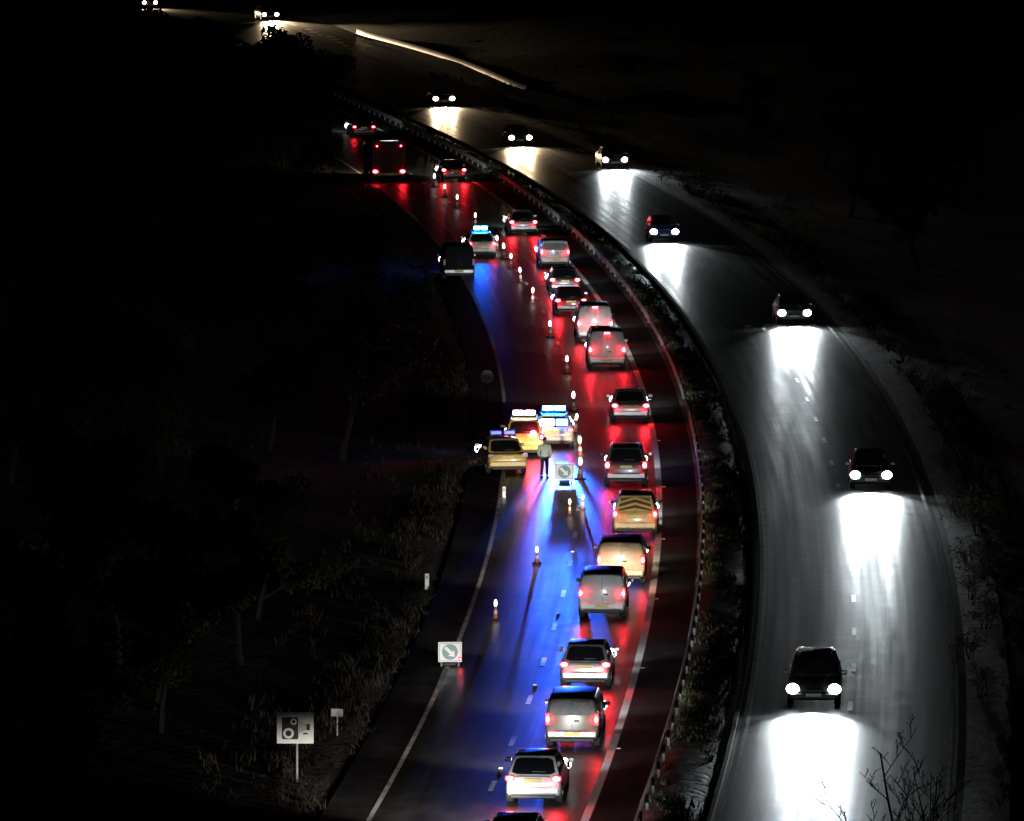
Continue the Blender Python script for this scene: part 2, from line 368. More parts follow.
def body_common(root, W, L, H, col, rear, front, tail, headcol, head_power, tail_style, oncoming):
    pass
def car(kind, name, col, label, cat, px, py, oncoming=False, tail='brake', head=COLD, power=None, yaw=0, group=None, chevron=False, third=False, plate=True, lamp_z=None, dw=1.0, follow=None, nobeam=False):
    """a car whose lower visible edge (rear bumper, or front bumper when oncoming) stands at the surveyed point"""
    P = dict(hatch=(4.15, 1.76, 1.46), saloon=(4.6, 1.8, 1.45), estate=(4.7, 1.82, 1.5), suv=(4.5, 1.86, 1.68), small_van=(4.35, 1.78, 1.69), van=(5.0, 1.92, 2.0))[kind]
    L, W, H = P; W *= dw
    g = gp(px, py)
    a = (g.x - xl(0, g.y)); sl = slope(max(-1, min(19, a)), g.y)
    rz = math.atan(-sl) + R(yaw)
    if oncoming: rz += math.pi
    fwd = Vector((-math.sin(rz), math.cos(rz), 0))
    c = g - fwd * (L / 2) if oncoming else g + fwd * (L / 2)
    root = empty(name, c, rz); tag(root, label, cat, group)
    k = H / 1.46
    mb = MB()
    hl = L / 2
    vanlike = kind in ('small_van', 'van')
    if not vanlike:
        belt = .93 * (1 + (k - 1) * .75)
        bt = {'saloon': .99, 'hatch': 1.0, 'estate': 1.0, 'suv': 1.03}[kind] * belt
        st = [(-hl, .40, .40, .78 * k), (-hl + .05, .45, .33, .88 * belt / .93), (-hl + .16, .478, .27, bt * .985), (-hl + .45, .494, .22, bt), (-.55, .5, .2, belt * 1.01), (.5, .5, .2, belt),
              (.22 * L, .497, .2, belt * .97), (.33 * L, .488, .21, belt * .90), (.43 * L, .47, .23, belt * .82), (hl - .08, .44, .27, belt * .72), (hl, .37, .33, belt * .58)]
        mb.loft([[Vector((x, y, z)) for x, z in smooth_ring(w * W, zb, zt)] for y, w, zb, zt in st])
        rb, rt = {'saloon': (-.38 * L, -.2 * L), 'hatch': (-hl + .12, -.33 * L), 'estate': (-hl + .14, -.41 * L), 'suv': (-hl + .14, -.40 * L)}[kind]
        fb, ft = .24 * L, .04 * L
        zb0, zt0 = belt - .02, H - .03
        bw, tw = .455 * W, .355 * W
    else:
        belt = 1.02 if kind == 'small_van' else 1.12
        st = [(-hl, .445, .42, H - .09), (-hl + .03, .47, .36, H - .04), (-hl + .14, .492, .30, H - .01), (-hl + .6, .5, .24, H), (.06 * L, .5, .22, H), (.14 * L, .495, .22, H - .03),
              (.335 * L, .49, .22, belt + .05), (.42 * L, .475, .23, belt - .12), (hl - .06, .44, .27, .78), (hl, .38, .33, .62)]
        mb.loft([[Vector((x, y, z)) for x, z in smooth_ring(w * W, b_, t_, .07 if t_ > 1.4 else .02)] for y, w, b_, t_ in st])
        rb, rt, fb, ft = -hl, -hl + .03, .335 * L, .14 * L
        zb0, zt0, bw, tw = belt, H - .04, .48 * W, .43 * W
    if not vanlike:
        def ring(t, ins=0):
            y0 = rb + (rt - rb) * t + ins; y1 = fb + (ft - fb) * t - ins; x = bw + (tw - bw) * t - ins; z = zb0 + (zt0 - zb0) * t; q = .06
            return [Vector(p) for p in ((-x + q, y0, z), (x - q, y0, z), (x, y0 + q, z), (x, y1 - q, z), (x - q, y1, z), (-x + q, y1, z), (-x, y1 - q, z), (-x, y0 + q, z))]
        rs = [ring(0), ring(.5), ring(1)]
        t1 = ring(1, .05); t1 = [v + Vector((0, 0, .022)) for v in t1]; t2 = ring(1, .2); t2 = [v + Vector((0, 0, .034)) for v in t2]
        mb.loft(rs + [t1, t2])
    mb.build('body', M[col], root, 40)
    B = lambda sx, sy, t: Vector((sx * (bw + (tw - bw) * t), (rb + (rt - rb) * t) if sy < 0 else (fb + (ft - fb) * t), zb0 + (zt0 - zb0) * t))
    # glass
    if not vanlike:
        q = (B(-1, -1, 0), B(1, -1, 0), B(1, -1, 1), B(-1, -1, 1))
        if not chevron:
            MB().panel(q, .06, .94, .10, .93).build('rear_window', M['glass'], root)
            wv = (q[0] * .5 + q[1] * .5) * .75 + (q[2] * .5 + q[3] * .5) * .25
            MB().box(wv + Vector((.16, -.035, 0)), (.42, .02, .025)).build('wiper', M['trim'], root)
        q = (B(1, 1, 0), B(-1, 1, 0), B(-1, 1, 1), B(1, 1, 1)); MB().panel(q, .05, .95, .06, .94).build('windscreen', M['glass'], root)
        for s in (1, -1):
            q = (B(s, -1, 0), B(s, 1, 0), B(s, 1, 1), B(s, -1, 1)) if s > 0 else (B(s, 1, 0), B(s, -1, 0), B(s, -1, 1), B(s, 1, 1))
            for u0, u1 in ((.10, .47), (.50, .90)):
                if s < 0: u0, u1 = 1 - u1, 1 - u0
                MB().panel(q, u0, u1, .10, .90, cut=.08).build('side_window', M['glass'], root)
    else:
        q = (Vector((.44 * W, fb, belt + .02)), Vector((-.44 * W, fb, belt + .02)), Vector((-.40 * W, ft, H - .06)), Vector((.40 * W, ft, H - .06)))
        MB().panel(q, .05, .95, .06, .92, .03).build('windscreen', M['glass'], root)
        for s in (1, -1):
            x0, x1 = s * .492 * W, s * .455 * W
            q = [Vector((x0, -.02 * L, belt)), Vector((x0, .26 * L, belt)), Vector((x1, .15 * L, H - .22)), Vector((x1, -.02 * L, H - .22))]
            if s < 0: q = [q[1], q[0], q[3], q[2]]
            MB().panel(q, .04, .94, .05, .95, .01).build('side_window', M['glass'], root)
        # rear doors: seam, handle, optional windows
        MB().box((0, -hl - .003, (H + .55) / 2), (.014, .02, H - .75)).build('door_seam', M['trim'], root)
        MB().rbox((.14, -hl - .02, .95), (.16, .04, .05), .01).build('door_handle', M['trim'], root)
        if plate == 'window':
            q = (Vector((-.43 * W, -hl, belt + .1)), Vector((.43 * W, -hl, belt + .1)), Vector((.40 * W, -hl + .01, H - .14)), Vector((-.40 * W, -hl + .01, H - .14)))
            MB().panel(q, .02, .98, .02, .98, .006).build('rear_window', M['paleglass'], root)
    # bumpers, plates
    bz = .44 * (1 if not vanlike else 1.05)
    MB().rbox((0, -hl + .03, bz + .05), (.90 * W, .16, .25), .06).build('rear_bumper', M[col], root)
    MB().rbox((0, -hl + .04, bz - .14), (.8 * W, .14, .13), .03).build('bumper_valance', M['trim'], root)
    MB().rbox((0, hl - .06, .42), (.86 * W, .16, .24), .06).build('front_bumper', M[col], root)
    MB().rbox((0, hl - .02, .60), (.5 * W, .1, .12), .03).build('grille', M['trim'], root)
    pz = .80 * belt / .93 if not vanlike else .66
    MB().rbox((0, -hl - .045 if vanlike or kind in ('suv', 'hatch') else -hl - .02, pz if not vanlike else .52), (.52, .02, .115), .005).build('number_plate', M['yplate'], root)
    MB().rbox((0, hl + .015, .46), (.52, .02, .11), .005).build('number_plate', M['wplate'], root)
    # lamps
    tz = lamp_z or (.86 * belt / .93 if not vanlike else (1.0 if kind == 'small_van' else 1.05))
    dims = (.30, .12, .17) if not vanlike else (.15, .12, .40)
    tx = .41 * W if not vanlike else .445 * W
    if kind == 'suv': dims = (.2, .14, .32); tx = .435 * W; 
    ty = -hl + .05 if not vanlike else -hl + .045
    lamp_pair(root, 'tail_light', tx - (.06 if oncoming else 0), ty, tz, dims, M['redlens'] if tail else M['darklens'], E[tail] if tail else None, (dims[0] * .72, min(dims[2] * .8, .2)), -1)
    if third:
        zz = H - .09; yy = (rt if not vanlike else -hl) - .01
        t3 = MB().rbox((0, yy, zz), (.3, .05, .06), .01).build('brake_light', M['redlens'], root)
        MB().rbox((0, yy - .028, zz), (.24, .01, .045), .002).build('bulb', E['brake'], t3)
    hc = E['cold'] if head is COLD else E['warm']
    hz = .66 * (1 + (k - 1) * .6) if not vanlike else .82
    lamp_pair(root, 'headlight', .39 * W, hl - .10, hz, (.38, .2, .19), M['clear'], hc, (.44, .36) , 1)  # glow discs made larger than the lamps to include their bloom
    if oncoming: beam(root, (-.39 * W, .39 * W), hl + .12, hz, HEAD_W, head); hot_beam(root, (0,), hl + .13, hz, (power or 1) ** 1.5 * HOT_W, head); beam(root, (0,), hl + .14, hz, FLOOD_W, head, down=20, size=116, rad=.3, sz=.21)
    elif not nobeam: beam(root, (0,), hl + .12, hz, QUEUE_W, head, down=6, size=90, rad=.25, yaw=0, sz=.30)
    if not oncoming and not nobeam and g.y < 335: beam(root, (0,), hl + .13, hz, (power or KICK_W), (1, .93, .82), down=4, size=56, rad=.25, yaw=27, sz=.36)  # extra sideways beam added to brighten the signs and stopped cars
    for s in (-1, 1):
        mr = MB().rbox((s * (.5 * W + .10), .17 * L, belt + .08), (.2, .1, .15), .03).build('wing_mirror', M[col], root)
        MB().rbox((s * (.5 * W + .10), .17 * L - .053, belt + .08), (.16, .008, .11), .002).build('mirror_glass', M['rim'], mr)
    if kind in ('suv', 'estate'):
        for s in (-1, 1): MB().tube([(s * tw * .88, rt + .15, H + .0), (s * tw * .88, rt + .22, H + .05), (s * tw * .88, ft - .25, H + .05), (s * tw * .88, ft - .15, H)], .018, 6).build('roof_rail', M['rim'], root)
    add_wheels(root, W, (-.31 * L, .31 * L))
    if chevron:
        q = (B(-1, -1, 0), B(1, -1, 0), B(1, -1, 1), B(-1, -1, 1))
        tg = MB().panel(q, .03, .97, .04, .96, .004, .012).build('tailgate_panel', M['chevyellow'], root)
        ch = MB(); a_, b_, c_, d_ = q; nrm = (b_ - a_).cross(d_ - a_).normalized()
        Pq = lambda u, v: (a_ * (1 - u) + b_ * u) * (1 - v) + (d_ * (1 - u) + c_ * u) * v + nrm * .020
        for v0 in (.02, .36, .70):
            for s in (-1, 1):
                pts = [(.5, v0 + .24), (.5, v0 + .42), (.5 + s * .42, v0 + .14), (.5 + s * .42, v0 - .04)]
                pts = [(u, max(.06, min(.94, v))) for u, v in pts]
                if s < 0: pts = pts[::-1]
                r_ = [Pq(u, v) for u, v in pts]; ch.loft([r_, [p + nrm * .004 for p in r_]])
        ch.build('chevron_stripe', pmat('chevron_brown', (.12, .07, .03), .5), root)
    root['H'] = H; root['L'] = L; root['W'] = W; root['rt'] = rt; root['ft'] = ft
    return root
def light_bar(root, glow, x=0, flood=None, w=1.1):
    H = root['H']; y = (root['rt'] + root['ft']) / 2
    bar = MB().rbox((x, y, H + .10), (w, .26, .06), .02).build('light_bar', M['trim'], root)
    for s in (-1, 1):
        ln = MB().rbox((x + s * w * .25, y, H + .23), (w * .42, .24, .20), .03).build('blue_lens', M['bluelens'], bar) if not flood else MB().rbox((x + s * w * .25, y, H + .23), (w * .42, .24, .20), .03).build('lamp_lens', M['clear'], bar)
    if glow:
        for s in (-1, 1): MB().rbox((x + s * w * .23, y - .15, H + .24), (w * .40, .06, .2), .05).build('lamp_glow', glow, bar)  # glowing faces made taller to take in the lamps' glare
    return bar

Q = 'vehicles queueing in the lane beside the central reservation'
A = 'oncoming cars with headlights on'
def qcar(kind, col, label, cat, px, bottom, **kw):
    s = scale_at(gp(px, bottom).y)
    return car(kind, {'van': 'panel_van', 'small_van': 'small_van', 'suv': 'off_road_car'}.get(kind, 'car'), M and col, label, cat, px, bottom + .22 * s, group=Q, **kw)
qcar('hatch', 'black', 'dark car cut off by the bottom edge of the picture, only its roof showing', 'car', 512, 866, power=14000)
qcar('hatch', 'white', 'white hatchback with dark rear window, nearest whole car at the bottom', 'car', 533, 799, third=False)
qcar('small_van', 'bronze', 'silver brown people carrier with a pale wide rear window above its bumper', 'van', 572, 743, plate='window', tail='tail')
qcar('hatch', 'silver', 'silver hatchback with bright number plate just ahead of the silver brown people carrier', 'car', 585, 683, third=False)
qcar('small_van', 'white', 'small white van with windowless rear, behind the headlight-tinted van', 'van', 602, 614, tail='tail', head=HALO)
qcar('small_van', 'cream', 'headlight-tinted white van with tall lit tail lights behind the chevron car', 'van', 621, 580, tail='tail', dw=1.06, head=HALO)
qcar('suv', 'chevyellow', 'highway patrol car with yellow and dark chevrons on its tailgate', 'car', 635, 532, chevron=True, tail='dim')
qcar('suv', 'grey', 'dark grey off-road car directly behind the silver saloon', 'car', 626, 482, tail='brake')
qcar('saloon', 'silver', 'silver saloon in the gap between the white van and dark grey car', 'car', 630.5, 419, tail='brake')
qcar('van', 'white', 'white panel van with high brake light, rearmost of the two vans in line', 'van', 607, 366, third=True)
qcar('van', 'white', 'white panel van partly hidden by the white van behind it', 'van', 595, 339, third=True)
qcar('hatch', 'red', 'dark red hatchback tucked in front of the two white vans', 'car', 571, 312, tail='brake')
qcar('hatch', 'grey', 'dark grey hatchback close behind the small white van in the upper queue', 'car', 565, 291, tail='brake')
qcar('small_van', 'white', 'small white van with bright white bumper near the upper queue', 'van', 555, 265, tail='tail', plate='window')
qcar('saloon', 'silver', 'silver saloon at the upper end of the queue beside the cones', 'car', 523.5, 232)
qcar('hatch', 'grey', 'grey hatchback with lit tail lights right of the first cones', 'car', 454, 179)
qcar('saloon', 'black', 'dark car furthest along the road with tail lights lit', 'car', 364, 135, tail='dim')

# the lorry ahead
def lorry(px, py):
    g = gp(px, py); rz = math.atan(-slope(2, g.y)); L, W, H = 7.5, 2.4, 3.1
    fwd = Vector((-math.sin(rz), math.cos(rz), 0)); root = empty('lorry', g + fwd * L / 2, rz)
    tag(root, 'tall box lorry with small red marker lamps above its tail lights', 'lorry', None)
    MB().rbox((0, -1.1, 1.95), (W, 5.2, 2.2), .06).build('cargo_box', M['maroon'], root)  # maroon brightened to carry the red glow of the tail lamps
    MB().rbox((0, 2.7, 1.5), (W * .95, 2.0, 2.0), .15).build('cab', M['red'], root)
    MB().box((0, -.3, .72), (.9, 6.6, .2)).build('chassis', M['trim'], root)
    for s in (-1, 1): MB().rbox((s * .55, -3.715, 1.95), (1.04, .03, 2.0), .01).build('rear_door', M['maroon'], root)
    for s in (-.9, -.25, .25, .9): MB().tube([(s, -3.75, .95), (s, -3.75, 2.95)], .02, 6).build('door_rod', M['trim'], root)
    MB().rbox((0, -3.72, .62), (W * .92, .14, .16), .02).build('underrun_bar', M['steel'], root)
    MB().rbox((0, -3.76, 3.0), (1.3, .05, .08), .01).build('top_rail', M['white'], root)
    MB().rbox((0, -3.80, .62), (.52, .02, .12), .004).build('number_plate', M['yplate'], root)
    lamp_pair(root, 'tail_light', .97, -3.70, .82, (.42, .12, .18), M['redlens'], E['dim'], (.34, .22), -1)
    lamp_pair(root, 'marker_lamp', .85, -3.745, 2.62, (.14, .06, .12), M['redlens'], E['dim'], (.11, .10), -1)
    lamp_pair(root, 'headlight', .95, 3.62, .85, (.3, .1, .2), M['clear'], E['warm'], (.2, .15), 1)
    MB().rbox((0, 3.71, 2.0), (2.0, .03, .75), .03).build('windscreen', M['glass'], root)
    add_wheels(root, W, (-2.2, 2.5), .46, .3)
    beam(root, (0,), 3.9, .85, QUEUE_W, WARM, size=120, rad=.2, sz=.2)
lorry(389, 183)

# vehicles at the incident
pc = car('estate', 'patrol_car', 'white', 'white police patrol car with glowing blue light bar, parked beside the cones', 'police car', 482, 258, tail='dim', head=COLD, nobeam=True)
light_bar(pc, E['bluefar'], w=.95)
pv = car('van', 'parked_van', 'matteblack', 'black unlit van with pale bumper parked on the verge beside the distant patrol car', 'van', 459, 280, tail=None, nobeam=True)
for ch in pv.children:
    if ch.name.startswith('rear_bumper'): ch.data.materials[0] = M['silver']
pa = car('suv', 'response_vehicle', 'yellow', 'response vehicle with white work lamps on its roof behind the yellow car', 'emergency vehicle', 524, 458, tail='dim', nobeam=True, dw=.98)
light_bar(pa, E['flood'], flood=True, w=1.15)
pb = car('estate', 'response_vehicle', 'cream', 'response vehicle with glaring blue and white lamps beside the cones', 'emergency vehicle', 554, 449, tail='dim', nobeam=True)
bar = light_bar(pb, E['bluefar'], w=1.2)
y_ = -pb['L'] / 2 + .06          # work lamps and beacon on the tailgate
rk = MB().rbox((0, y_ + .10, 1.20), (1.5, .22, .30), .03).build('lamp_rack', M['trim'], pb)
MB().rbox((.36, y_ - .04, 1.22), (.52, .06, .30), .08).build('blue_beacon', E['blue'], rk)
MB().rbox((-.30, y_ - .04, 1.22), (.62, .06, .30), .08).build('white_beacon', E['flood'], rk)
d = bpy.data.lights.new('beacon_beam', 'SPOT'); d.energy = BLUE_BEAM; d.color = (.02, .11, 1); d.spot_size = R(14.5); d.spot_blend = 1.0; d.shadow_soft_size = .25   # the beacon's own light, thrown backwards by its reflector
o = bpy.data.objects.new('beacon_beam', d); COL.objects.link(o); o.parent = pb; o.location = (.36, y_ - .12, 1.22); o.rotation_euler = (R(90 - 4), 0, R(180.6)); o.scale = (1, 1.1, 1)
for dx in (.08, .65): MB().box((dx, y_ - .16, 1.21), (.02, .32, .32)).build('beacon_light_shield', M['trim'], rk)  # plates added to keep the blue light from spreading sideways
MB().rbox((.42, -pa['L'] / 2 + .10, 1.12), (.22, .22, .16), .03).build('hazard_lamp', E['hazard'], pa)
yc = car('saloon', 'patrol_car', 'yellow', 'yellow car pulled over across the left edge line, angled to the verge', 'car', 508, 475, tail=None, yaw=8, nobeam=True)
light_bar(yc, None, w=1.2)
for r_ in (pc, pa, pb, yc):
    for kx in ('H', 'L', 'W', 'rt', 'ft'): pass

# oncoming cars
def ocar(kind, col, label, px, lamp_y, head, power=None):
    s = F / math.hypot(gp(px, lamp_y + 14).y, HC)
    car(kind, 'car' if kind != 'suv' else 'off_road_car', col, label, 'car', px, lamp_y + .70 * s, oncoming=True, head=head, power=power, tail=None, group=A)
ocar('estate', 'black', 'dark estate car with roof rails and headlights on, nearest of the oncoming cars', 813.5, 688, COLD)
ocar('hatch', 'black', 'dark oncoming hatchback in the outer lane with blinding headlights, second nearest', 871, 474, COLD)
ocar('saloon', 'grey', 'grey oncoming saloon in the outer lane beside the lit bank', 794.5, 312, COLD)
ocar('hatch', 'blue', 'dark oncoming car whose headlights glare on the central reservation', 664.5, 231, COLD)
ocar('saloon', 'grey', 'oncoming car with white headlights in the outer lane at the bend', 615, 159, COLD)
ocar('hatch', 'black', 'oncoming car with warm yellow headlights, nearer of the two warm ones', 520.5, 137, WARM, 1.6)
ocar('saloon', 'grey', 'oncoming car with warm yellow headlights close to the far bend', 444, 98, WARM, 2)
ocar('hatch', 'black', 'far oncoming car with twin warm headlights above the black treetops', 270.5, 14, WARM, 17)
ocar('hatch', 'grey', 'furthest oncoming car, half out of the top left of the picture', 150, 2, WARM)

# ------------------------------------------------------------------ cones, signs, studs, posts
cone_src = None
def cone(px, py, label, lit=True):
    global cone_src
    g = gp(px, py)
    if cone_src is None:
        r = empty('traffic_cone', g)
        MB().rbox((0, 0, .03), (.42, .42, .06), .02).build('base', M['trim'], r)
        MB().tube([(0, 0, .06), (0, 0, .62)], [.15, .06], 16).build('cone_body', M['orange'], r)
        MB().tube([(0, 0, .28), (0, 0, .48)], [.121, .089], 16).build('reflective_sleeve', M['sleeve'], r)
        lp = MB().rbox((0, 0, .64), (.10, .10, .08), .02).build('lamp', M['trim'], r)
        MB().tube([(0, 0, .67), (0, 0, .74), (0, 0, .86), (0, 0, .97), (0, 0, 1.03)], [.045, .08, .085, .07, .025], 12).build('lamp_lens', M['coneLamp'], lp)
        cone_src = r
    else:
        r = copy_tree(cone_src); r.location = g
    q_ = random.Random(int(px * 7 + py)); r.rotation_euler = (q_.gauss(0, .05), q_.gauss(0, .05), q_.uniform(0, 3)); r.scale = [q_.uniform(.84, .98) * (.72 if py > 500 else 1)] * 3
    tag(r, label, 'traffic cone', 'traffic cones with lamps along the lane line')
line_cones = [(434, 187), (445, 197), (457, 208), (475, 226), (497.5, 250), (504.6, 259), (511, 268), (520.6, 282), (532, 303), (550.5, 337), (567, 373), (573, 411), (575, 433), (580, 456), (580, 479), (582, 509)]
for i, (x, y) in enumerate(line_cones):
    cone(x, y, 'orange cone with glowing lamp in the long row between lane and incident')
cone(537, 563, 'orange cone with lamp standing alone in the blue reflection below the arrow sign')
cone(495.5, 619, 'orange cone with lamp standing alone on dark tarmac right of the edge line')
cone(569, 514, 'orange cone with lamp just below the arrow sign by the row')

def arrow_sign(px, py, label, w=.84, h=.72, rz=0):
    g = gp(px, py); r = empty('arrow_sign', g, rz); tag(r, label, 'road sign', 'temporary arrow signs standing on the road')
    bd = MB().rbox((0, 0, .16 + h / 2), (w, .03, h), .02).build('board', M['signwhite'], r)
    cz = .16 + h / 2
    bo = MB()
    for dx, dz, sx, sz in ((0, h / 2 - .05, w - .08, .02), (0, -h / 2 + .05, w - .08, .02), (-w / 2 + .05, 0, .02, h - .12), (w / 2 - .05, 0, .02, h - .12)):
        bo.box((dx, -.018, cz + dz), (sx, .006, sz))
    bo.build('border', M['signgrey'], bd, 0)
    MB().disc((0, -.019, cz), (0, 1, 0), .28, .008, 28).build('disc', M['signblue'], bd)
    ar = MB(); d = Vector((.707, 0, -.707)); q = Vector((.707, 0, .707)); c = Vector((0, -.027, cz))
    def poly(pts):
        ring = [c + d * a + q * b for a, b in pts]; ar.loft([ring, [p + Vector((0, -.004, 0)) for p in ring]])
    poly([(-.24, -.055), (.05, -.055), (.05, .055), (-.24, .055)]); poly([(.05, -.15), (.24, 0), (.05, .15)])
    ar.build('arrow', M['signwhite'], bd, 0)
    for s in (-1, 1): MB().tube([(s * .3, .05, .2), (s * .33, .32, .0)], .015, 6).build('leg', M['steel'], r)
    for s in (-1, 1): MB().rbox((s * .3, 0, .08), (.05, .05, .16), .005).build('leg', M['steel'], r)
    MB().rbox((0, .25, .06), (.5, .22, .12), .05).build('sandbag', M['trim'], r)
    return r
arrow_sign(564.3, 483.5, 'white arrow sign at the foot of the cone row near the response vehicles')
s2 = arrow_sign(450, 666.5, 'white arrow sign on the left edge line with a small red lamp', rz=R(3))
lp = MB().rbox((.36, -.05, .28), (.1, .08, .12), .02).build('warning_lamp', M['redlens'], s2)
MB().rbox((.36, -.095, .28), (.05, .01, .06), .002).build('bulb', E['dim'], lp)

# speed camera sign
g = gp(297, 783); r = empty('camera_sign', g); tag(r, 'white camera warning sign on a pole on the dark left verge', 'road sign')
MB().tube([(0, .06, 0), (0, .06, 1.9)], .038, 10).build('pole', M['steel'], r)
bw, bh, cz = 1.16, 1.0, 1.76
bd = MB().rbox((-.05, 0, cz), (bw, .03, bh), .03).build('board', M['signwhite'], r)
def rrect(mb, x0, x1, z0, z1, y, th, rad):
    pts = []
    for cx, czz, a0 in ((x1 - rad, z0 + rad, -90), (x1 - rad, z1 - rad, 0), (x0 + rad, z1 - rad, 90), (x0 + rad, z0 + rad, 180)):
        for k in range(5): a = R(a0 + k * 22.5); pts.append(Vector((cx + rad * math.cos(a), y, czz + rad * math.sin(a))))
    mb.loft([pts, [p - Vector((0, th, 0)) for p in pts]])
mb = MB(); rrect(mb, -.47, .05, cz - .36, cz + .34, -.016, .006, .06); mb.build('camera_symbol', M['signblack'], bd, 0)
for cx, czz, ro in ((-.26, cz - .17, .17), (-.10, cz + .20, .10)):
    MB().disc((cx, -.026, czz), (0, 1, 0), ro, .006, 24).build('lens_ring', M['signwhite'], bd)
    MB().disc((cx, -.033, czz), (0, 1, 0), ro * .55, .006, 24).build('lens_centre', M['signblack'], bd)
mb = MB(); pts = [Vector((.07, -.016, cz - .10)), Vector((.07, -.016, cz + .22)), Vector((.34, -.016, cz - .02 + .08)), Vector((.34, -.016, cz - .10))]
for k in range(5):
    x0 = .075 + k * .047; x1 = x0 + .032; f0 = k / 5
    mb.box(((x0 + x1) / 2, -.018, cz + .03), (x1 - x0, .006, .38 - .20 * f0))
mb.build('bellows', M['signgrey'], bd, 0)
mb = MB(); mb.box((.36, -.018, cz + .03), (.11, .006, .20)); mb.box((.27, -.019, cz - .18), (.14, .006, .05)); mb.build('viewfinder', M['signblack'], bd, 0)

g = gp(337, 736); r = empty('verge_plate', g, R(-14)); tag(r, 'small plain grey plate on a short post right of the camera sign', 'sign plate')
MB().tube([(0, .03, 0), (0, .03, .85)], .025, 8).build('post', M['steel'], r); MB().rbox((0, 0, .78), (.4, .02, .26), .01).build('plate', M['grey_sign'], r)
g = gp(487, 410); r = empty('round_sign', g); tag(r, 'pale round sign on a post left of the edge line, above the yellow car', 'road sign')
MB().tube([(0, .04, 0), (0, .04, 1.9)], .035, 8).build('post', M['steel'], r)
MB().disc((0, 0, 1.62), (0, 1, .0), .31, .02, 28).build('disc', M['signwhite'], r); MB().disc((0, -.012, 1.62), (0, 1, 0), .26, .006, 28).build('disc_face', M['signgrey'], r)
g = gp(504, 498); r = empty('marker_post', g); tag(r, 'short pale marker post on the edge line below the yellow car', 'marker post')
MB().rbox((0, 0, .25), (.14, .06, .5), .02).build('post', M['signwhite'], r); MB().rbox((0, -.033, .36), (.10, .008, .14), .002).build('reflector', M['signgrey'], r)
g = gp(427, 590); r = empty('marker_post', g); tag(r, 'small white marker post alone in the grass of the left verge', 'marker post')
MB().rbox((0, 0, .32), (.16, .05, .64), .02).build('post', M['signwhite'], r); MB().rbox((0, -.028, .5), (.1, .008, .14), .002).build('reflector', M['signgrey'], r)

stud_src = None
def stud(u, Y, i):
    global stud_src
    if stud_src is None:
        o = MB().rbox((0, 0, .012), (.14, .12, .03), .008).build('road_stud', M['wplate'])
        stud_src = o
    else: o = stud_src.copy(); COL.objects.link(o)
    o.location = (xl(u, Y), Y, .002); tag(o, 'small white reflective stud set in the road surface', 'road stud', 'reflective road studs in the lane and edge lines')
i = 0
Y = gp(541, 685).y - 36
while Y < 330:
    stud(M1, Y, i); i += 1
    stud(R1 + .22, Y + 4, i); i += 1
    Y += 18

